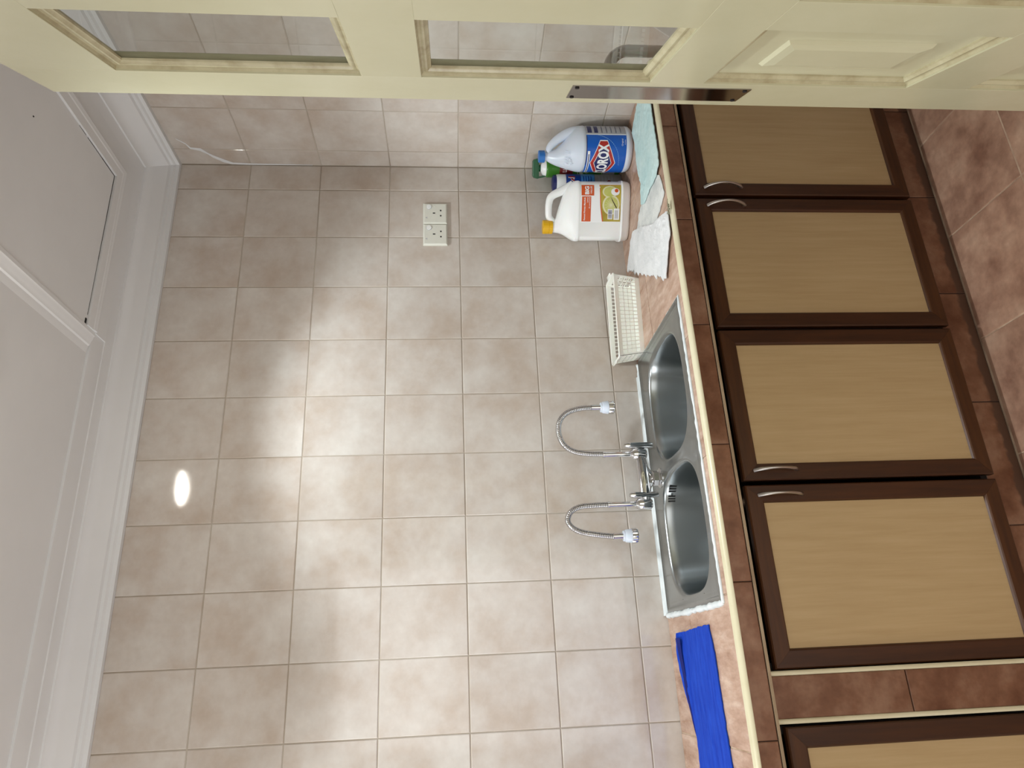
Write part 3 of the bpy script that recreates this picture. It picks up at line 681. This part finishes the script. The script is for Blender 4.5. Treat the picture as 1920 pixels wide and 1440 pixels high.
mb.loft([[(-.036 + a, -.009, z), (-.030 + a, -.009, z), (-.030 + a, .009, z), (-.036 + a, .009, z)] for a, z in ((0, .300), (.002, .285), (.007, .266), (.006, .262))])
mb.build('trigger_top', M['lbl_dgreen'], c1, smooth=25, label='dark green trigger cap')
f_ = cyl(.033, .0005)
def prints(par, items):
    for nm_, pts_, off_, m_ in items:
        mb = MB(); put_poly(mb, pts_, cyl(.033, off_), 16); o_ = mb.build(nm_, M[m_], par)
    return o_
gl_ = MB(); put_poly(gl_, rect(-.05, .05, .070, .250), f_, 20); gl_ = gl_.build('label', M['lbl_green'], c1)
prints(gl_, [('print_block', [(-.05, .178), (.05, .165), (.05, .222), (-.05, .222)], .0007, 'lbl_maroon'), ('print_band', rect(-.05, .05, .018, .062), .0005, 'lbl_grey'), ('print_band', rect(-.05, .05, .064, .066), .0006, 'lbl_pith'),
             ('print_shape', [(-.05, .128), (-.01, .150), (.03, .146), (.05, .13), (.05, .125), (.0, .140)], .0007, 'lbl_pith'), ('print_shape', disc(-.002, .122, .014, .012), .0007, 'lbl_pith'), ('print_shape', disc(-.002, .122, .010, .008), .0009, 'lbl_dgreen')]
             + [('print_line', rect(-.020, .020, .140 + .007 * k, .1425 + .007 * k), .0010, 'lbl_pith') for k in range(3)])
mb = MB(); put_text(mb, 'LLA', -.013, .011, .196, .211, cyl(.033, .0012), .02); mb.build('lettering', M['lbl_white'], gl_)
cx, cy = -.113, -.058
c2 = root('aerosol_can', (cx, cy, ZC), towards(cx, cy), True, label='blue and silver aerosol can with white cap half hidden behind the white jug', category='spray can')
MB().lathe([(.031, 0), (.0335, .002), (.0335, .006), (.033, .008), (.033, .200), (.0335, .202), (.032, .206)], n=40).build('body', M['can_silver'], c2, smooth=40)
MB().lathe([(.0325, .205), (.0325, .232), (.031, .238)], n=40).build('cap', M['white_pl'], c2, smooth=40)
MB().lathe([(.030, .238), (.0305, .243), (.028, .249), (.020, .252)], n=40).build('cap_top', M['lbl_navy'], c2, smooth=40)
al = MB(); put_poly(al, rect(-.06, .06, .100, .204), f_, 24); al = al.build('label', M['can_blue'], c2)
prints(al, [('print_block', [(-.06, .104), (.06, .100), (.06, .150), (-.06, .150)], .0007, 'can_sky')] + [('print_line', rect(-.01, .030, .112 + .009 * k, .1155 + .009 * k), .0009, 'can_blue') for k in range(4)]
           + [('print_line', rect(-.02, .030, .034 + .012 * k, .038 + .012 * k), .0007, 'lbl_grey') for k in range(5)] + [('print_shape', disc(.006, .048, .007, .007), .0010, 'lbl_maroon')])
mb = MB(); mb.mi = 0; put_text(mb, 'zzl', -.010, .027, .172, .196, cyl(.033, .0012), .02); mb.build('lettering', M['lbl_red'], al)
mb = MB(); put_text(mb, 'zzl', -.011, .026, .173, .197, cyl(.033, .0010), .05); mb.build('lettering', M['lbl_white'], al)

# ------------------------------------------------------------------ basket
bk = root('basket', (-.680, -.081, ZC), math.radians(-7.4), True, label='ivory plastic grid basket on the worktop right of the sink', category='basket')
HB = .088
def bw(u, v, side):
    """u along a side -1..1, v height 0..HB, walls leaning outward"""
    k = v / HB; hx = .130 + .013 * k; hy = .044 + .007 * k
    return {'front': (u * hx, -hy, v), 'back': (u * hx, hy, v), 'left': (-hx, u * hy, v), 'right': (hx, u * hy, v)}[side]
def strip(mb, side, u0, u1, v0, v1, t=.0016):
    p = [Vector(bw(u0, v0, side)), Vector(bw(u1, v0, side)), Vector(bw(u1, v1, side)), Vector(bw(u0, v1, side))]
    nrm = {'front': Vector((0, 1, 0)), 'back': Vector((0, -1, 0)), 'left': Vector((1, 0, 0)), 'right': Vector((-1, 0, 0))}[side] * t
    mb.add(p + [q_ + nrm for q_ in p], [(0, 1, 2, 3), (7, 6, 5, 4), (0, 4, 5, 1), (1, 5, 6, 2), (2, 6, 7, 3), (3, 7, 4, 0)])
for side, nc in (('front', 20), ('back', 20), ('left', 6), ('right', 6)):
    mb = MB(); rows = [.062, .074] if side == 'back' else [.015, .029, .043, .057, .073]
    mg = .05 if nc > 10 else .14
    strip(mb, side, -1, 1, 0, rows[0]); strip(mb, side, -1, 1, rows[-1], HB)
    strip(mb, side, -1, -1 + mg, rows[0], rows[-1]); strip(mb, side, 1 - mg, 1, rows[0], rows[-1])
    for k_, r_ in enumerate(rows[1:-1]): strip(mb, side, -1 + mg, 1 - mg, r_ - .0013, r_ + (.0030 if k_ == 2 else .0013), .0012)
    for c_ in range(1, nc):
        u = -1 + mg + (2 - 2 * mg) * c_ / nc; wv = .0015 / (.137 if nc > 10 else .048); strip(mb, side, u - wv, u + wv, rows[0], rows[-1])
    mb.build('side_wall', M['basket'], bk)
mb = MB().box(-.130, .130, -.044, .044, .0, .002); mb.build('base', M['basket'], bk)
mb = MB(); rim = []
for sx_, sy_, xs_, ys_ in ((-1, -1, 1, 1),):
    hx, hy = .146, .053
    for k in range(4):
        ccx, ccy = [(-hx + .012, -hy + .012), (hx - .012, -hy + .012), (hx - .012, hy - .012), (-hx + .012, hy - .012)][k]
        for j in range(5):
            a = PI + k * PI / 2 + j * PI / 8; rim.append((ccx + .012 * math.cos(a), ccy + .012 * math.sin(a), HB - .001))
mb.tube(rim, .0032, 8, closed=True)
for sx_ in (-1, 1):                                                     # little flared lips at both ends
    mb.loft([[(sx_ * .144, -.022 * k, HB - .001 + e), (sx_ * (.148 + .010 * k), -.022 * k, HB + .003 + e), (sx_ * (.148 + .010 * k), .022 * k, HB + .003 + e), (sx_ * .144, .022 * k, HB - .001 + e)] for k, e in ((1, 0), (.9, .0022))])
mb.build('rim', M['basket'], bk, smooth=60)

# ------------------------------------------------------------------ cloths
def resample(P, n):
    P = [Vector(p) for p in P]; L_ = [0]
    for a, b_ in zip(P[:-1], P[1:]): L_.append(L_[-1] + (b_ - a).length)
    out = []; j = 0
    for k in range(n + 1):
        t = L_[-1] * k / n
        while j < len(P) - 2 and L_[j + 1] < t: j += 1
        out.append(P[j].lerp(P[j + 1], (t - L_[j]) / max(1e-9, L_[j + 1] - L_[j])))
    return out
def cloth(name, back, front, m, base, th, wr, lab, seed, curl=0.0, fringe=0.0, nu=90, nv=40, hang=None, cat='cloth', wscale=18, ridge=1.1):
    B = resample(back, nu); F_ = resample(front, nu)
    top = []
    for i in range(nu + 1):
        for j in range(nv + 1):
            v = j / nv; u = i / nu; p = B[i].lerp(F_[i], v)
            e = min(u, 1 - u, v, 1 - v) * 10; e = min(1, e)
            jx = noise.noise(Vector((p.x * 55, p.y * 55, seed))) * .004 * (1 - e)
            rg = 1 - abs(noise.noise(Vector((p.x * 26 + 1.5 * noise.noise(Vector((p.x * 20, p.y * 20, seed))), p.y * 34, seed + 5)))) * 2.2
            h = base + th + wr * ridge * max(0, rg - .55) * (.25 + .75 * e) + wr * (.5 + .5 * noise.noise(Vector((p.x * wscale, p.y * wscale * 2.2, seed + 3)))) * (.35 + .65 * e) + wr * .5 * max(0, noise.noise(Vector((p.x * 60, p.y * 60, seed + 9))))
            if curl: h += curl * max(0, 1 - v / .14) ** 1.5 * (.5 + .5 * math.sin(2.5 * u * PI + .6)) 
            x, y = p.x + jx, p.y + jx
            if fringe and u > .97: x -= fringe * (u - .97) / .03 * (.5 + noise.noise(Vector((v * 60, 3, seed))))
            if hang is not None and y < hang: h = base + th - (hang - y) * .35
            top.append((x, y, h))
    k = len(top); vs_ = top + [(x, y, max(base + .0002, h - th)) for x, y, h in top]; fs = []
    def I(i, j): return i * (nv + 1) + j
    for i in range(nu):
        for j in range(nv):
            fs.append((I(i, j), I(i + 1, j), I(i + 1, j + 1), I(i, j + 1))); fs.append((k + I(i, j), k + I(i, j + 1), k + I(i + 1, j + 1), k + I(i + 1, j)))
    bd = [I(i, 0) for i in range(nu)] + [I(nu, j) for j in range(nv)] + [I(i, nv) for i in range(nu, 0, -1)] + [I(0, j) for j in range(nv, 0, -1)]
    for a, b_ in zip(bd, bd[1:] + bd[:1]): fs.append((a, b_, k + b_, k + a))
    return MB().add(vs_, fs).build(name, m, smooth=70, label=lab, category=cat)
v2 = lambda L_: [(a, b_, 0) for a, b_ in L_]
cloth('cleaning_rag', v2([(-.364, -.431), (-.372, -.401), (-.368, -.352), (-.362, -.277), (-.377, -.236), (-.405, -.196), (-.45, -.175)]),
      v2([(-.403, -.480), (-.444, -.491), (-.478, -.498), (-.494, -.456), (-.505, -.412), (-.525, -.372), (-.55, -.34)]), M['grey_cloth'], ZC + .0006, .0020, .0022,
      'greyish white rag between the mint green cloth and the frayed white cloth', 11, nu=60, cat='cloth')
cloth('cleaning_cloth', v2([(-.030, -.44), (-.045, -.39), (-.069, -.326), (-.085, -.296), (-.146, -.312), (-.207, -.300), (-.264, -.303), (-.311, -.317), (-.334, -.300), (-.372, -.290)]),
      v2([(-.10, -.508), (-.164, -.508), (-.238, -.507), (-.293, -.508), (-.324, -.507), (-.378, -.500), (-.390, -.463), (-.392, -.420), (-.386, -.371), (-.391, -.322)]), M['green_cloth'], ZC + .0055, .0022, .005,
      'pale mint green cloth lying crumpled in front of the bleach bottle', 21)
cloth('frayed_towel', v2([(-.548, -.503), (-.535, -.468), (-.520, -.431), (-.500, -.371), (-.440, -.27), (-.392, -.170), (-.402, -.127), (-.433, -.096), (-.455, -.060), (-.462, -.044)]),
      v2([(-.555, -.511), (-.577, -.512), (-.592, -.512), (-.608, -.512), (-.624, -.508), (-.640, -.488), (-.664, -.465), (-.682, -.451), (-.702, -.440), (-.712, -.425)]), M['white_cloth'], ZC + .0050, .0024, .004,
      'white ragged towel with a frayed left end between the jug and the sink', 31, fringe=.022)
cloth('blue_cloth', v2([(-1.676, -.128), (-1.729, -.124), (-1.777, -.130), (-1.83, -.134), (-1.882, -.144), (-1.938, -.150), (-2.006, -.154), (-2.191, -.162)]),
      v2([(-1.664, -.357), (-1.733, -.374), (-1.774, -.376), (-1.822, -.374), (-1.867, -.379), (-1.918, -.381), (-1.977, -.386), (-2.142, -.391)]), M['blue_cloth'], ZC + .0004, .003, .003,
      'long royal blue cloth spread on the worktop left of the sink', 41, curl=.018, nu=120, ridge=.35)
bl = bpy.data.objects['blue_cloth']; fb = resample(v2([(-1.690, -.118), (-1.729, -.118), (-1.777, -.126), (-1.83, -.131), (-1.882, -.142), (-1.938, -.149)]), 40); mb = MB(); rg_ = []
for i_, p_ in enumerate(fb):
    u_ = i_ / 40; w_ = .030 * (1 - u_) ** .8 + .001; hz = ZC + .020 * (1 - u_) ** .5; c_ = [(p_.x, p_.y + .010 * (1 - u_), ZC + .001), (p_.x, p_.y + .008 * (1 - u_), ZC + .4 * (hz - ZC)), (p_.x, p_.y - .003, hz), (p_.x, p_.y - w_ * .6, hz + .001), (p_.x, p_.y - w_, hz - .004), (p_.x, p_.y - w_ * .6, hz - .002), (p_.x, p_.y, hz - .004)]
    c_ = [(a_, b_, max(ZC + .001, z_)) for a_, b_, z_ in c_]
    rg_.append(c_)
mb.loft(rg_); mb.build('shaded_fold', mat('navy shaded cloth fold', (8, 20, 96), (12, 28, 116), scale=12, rough=.95), bl, smooth=70, label='rolled back edge with its shade coloured darker blue')  # navy colour paints in the shade along the back fold
# greenish knot of thread on the edging where the ragged towel ends
mb = MB()
for k in range(14):
    a = Vector((-.548 + random.uniform(-.012, .012), -.517 + random.uniform(-.009, .004), ZC + .0045)); b_ = a + Vector((random.uniform(-.018, .018), random.uniform(-.008, .006), random.uniform(0, .005)))
    mb.tube([a, (a + b_) / 2 + Vector((0, 0, .003)), b_], .0009, 5)
mb.build('thread_knot', mat('grey green thread', (150, 152, 128), rough=.9), label='small tangle of grey green thread on the cream counter edging', category='thread')

# ------------------------------------------------------------------ panelled door leaf standing open
DR = root('door_1', (-.8631, -1.2499, .0), math.radians(-118.2), True, kind='structure')
DW, DT, ZTOP = .740, .027, 2.081
cols = [(.103, .338), (.402, .637)]
rws = [(1.581, 1.947), (1.147, 1.513), (.735, 1.083), (.300, .655)]
def dbox(nm, u0, u1, z0, z1, y0=0.0, y1=DT, m='cream', par=None):
    c = .0003
    mb = MB(); mb.loft([[(u0 + a, y, z0 + a), (u1 - a, y, z0 + a), (u1 - a, y, z1 - a), (u0 + a, y, z1 - a)] for a, y in ((c, y0), (0, y0 + c), (0, y1 - c), (c, y1))])
    return mb.build(nm, M[m], par or DR)
i0 = .010
dbox('stile', 0, cols[0][0] + i0, .008, ZTOP); dbox('stile', cols[1][1] - i0, DW, .008, ZTOP)
zz = [ZTOP] + [z for r in rws for z in (r[1] - i0, r[0] + i0)] + [.008]
for k in range(0, len(zz), 2): dbox('rail', cols[0][0] + i0, cols[1][1] - i0, zz[k + 1], zz[k])
for r in rws: dbox('muntin', cols[0][1] - i0, cols[1][0] + i0, r[0] + i0, r[1] - i0)
mp_ = [(0, .0), (.0006, .0045), (.0030, .0050), (.0045, .0022), (.0075, .0018), (.0105, .0030), (.0120, .0062), (.0150, .0070), (.0170, .0058), (.0200, .0060), (.0225, .0090), (.0250, .0100), (.0255, .0128), (.010, .0125), (.0, .010)]
for ci, (u0, u1) in enumerate(cols):
    for ri, (z0, z1) in enumerate(rws):
        for sgn, off in ((1, 0.0),) if ri < 2 else ((1, 0.0), (-1, DT)):
            mb = MB(); rings = []
            for cu, cz, iu, iz in ((u0, z0, 1, 1), (u1, z0, -1, 1), (u1, z1, -1, -1), (u0, z1, 1, -1), (u0, z0, 1, 1)):
                rings.append([(cu + iu * q_, off + sgn * (e if sgn > 0 else e * .9), cz + iz * q_) for q_, e in mp_])
            for k in range(4):
                piece = MB(); piece.loft([rings[k], rings[k + 1]]); piece.build('moulding', M['cream_shaded'], DR, smooth=35)
        if ri < 2:
            MB().box(u0 + .0105, u1 - .0105, .0130, .0165, z0 + .0105, z1 - .0105).build('glass_pane', M['glass'], DR)
        else:
            mb = MB(); e = [(.012, .0128), (.070, .0115), (.074, .007), (.086, .0045)]
            mb.loft([[(u0 + q_, y, z0 + q_), (u1 - q_, y, z0 + q_), (u1 - q_, y, z1 - q_), (u0 + q_, y, z1 - q_)] for q_, y in e] , False, True)
            mb.loft([[(u0 + q_, DT - y + .0002, z0 + q_), (u1 - q_, DT - y + .0002, z0 + q_), (u1 - q_, DT - y + .0002, z1 - q_), (u0 + q_, DT - y + .0002, z1 - q_)] for q_, y in e], False, True)
            mb.build('raised_panel', M['cream'], DR)
pp = MB().box(.028, .092, -.0016, .0, .987, 1.272).build('push_plate', M['plate'], DR, label='stainless steel push plate')
for u in (.035, .085):
    for z in (.995, 1.264):
        mb = MB(); mb.tube([(u, -.0015, z), (u, -.0030, z)], .0035, 12); mb.build('screw', M['dark'], pp, smooth=40)
HU = .055; mb = MB(); hp = [(HU, DT, 1.208)] + [(HU, DT + .008 + .030 * math.sin(a), 1.178 + .030 * math.cos(a)) for a in [PI / 2 * k / 6 for k in range(7)]] + \
    [(HU, DT + .008 + .030 * math.cos(a), .98 - .030 * math.sin(a)) for a in [PI / 2 * k / 6 for k in range(0, 7)]] + [(HU, DT, .95)]
mb.tube(hp, .0095, 14); mb.build('pull_handle', M['satin'], DR, smooth=50, label='satin metal pull handle on the far face')
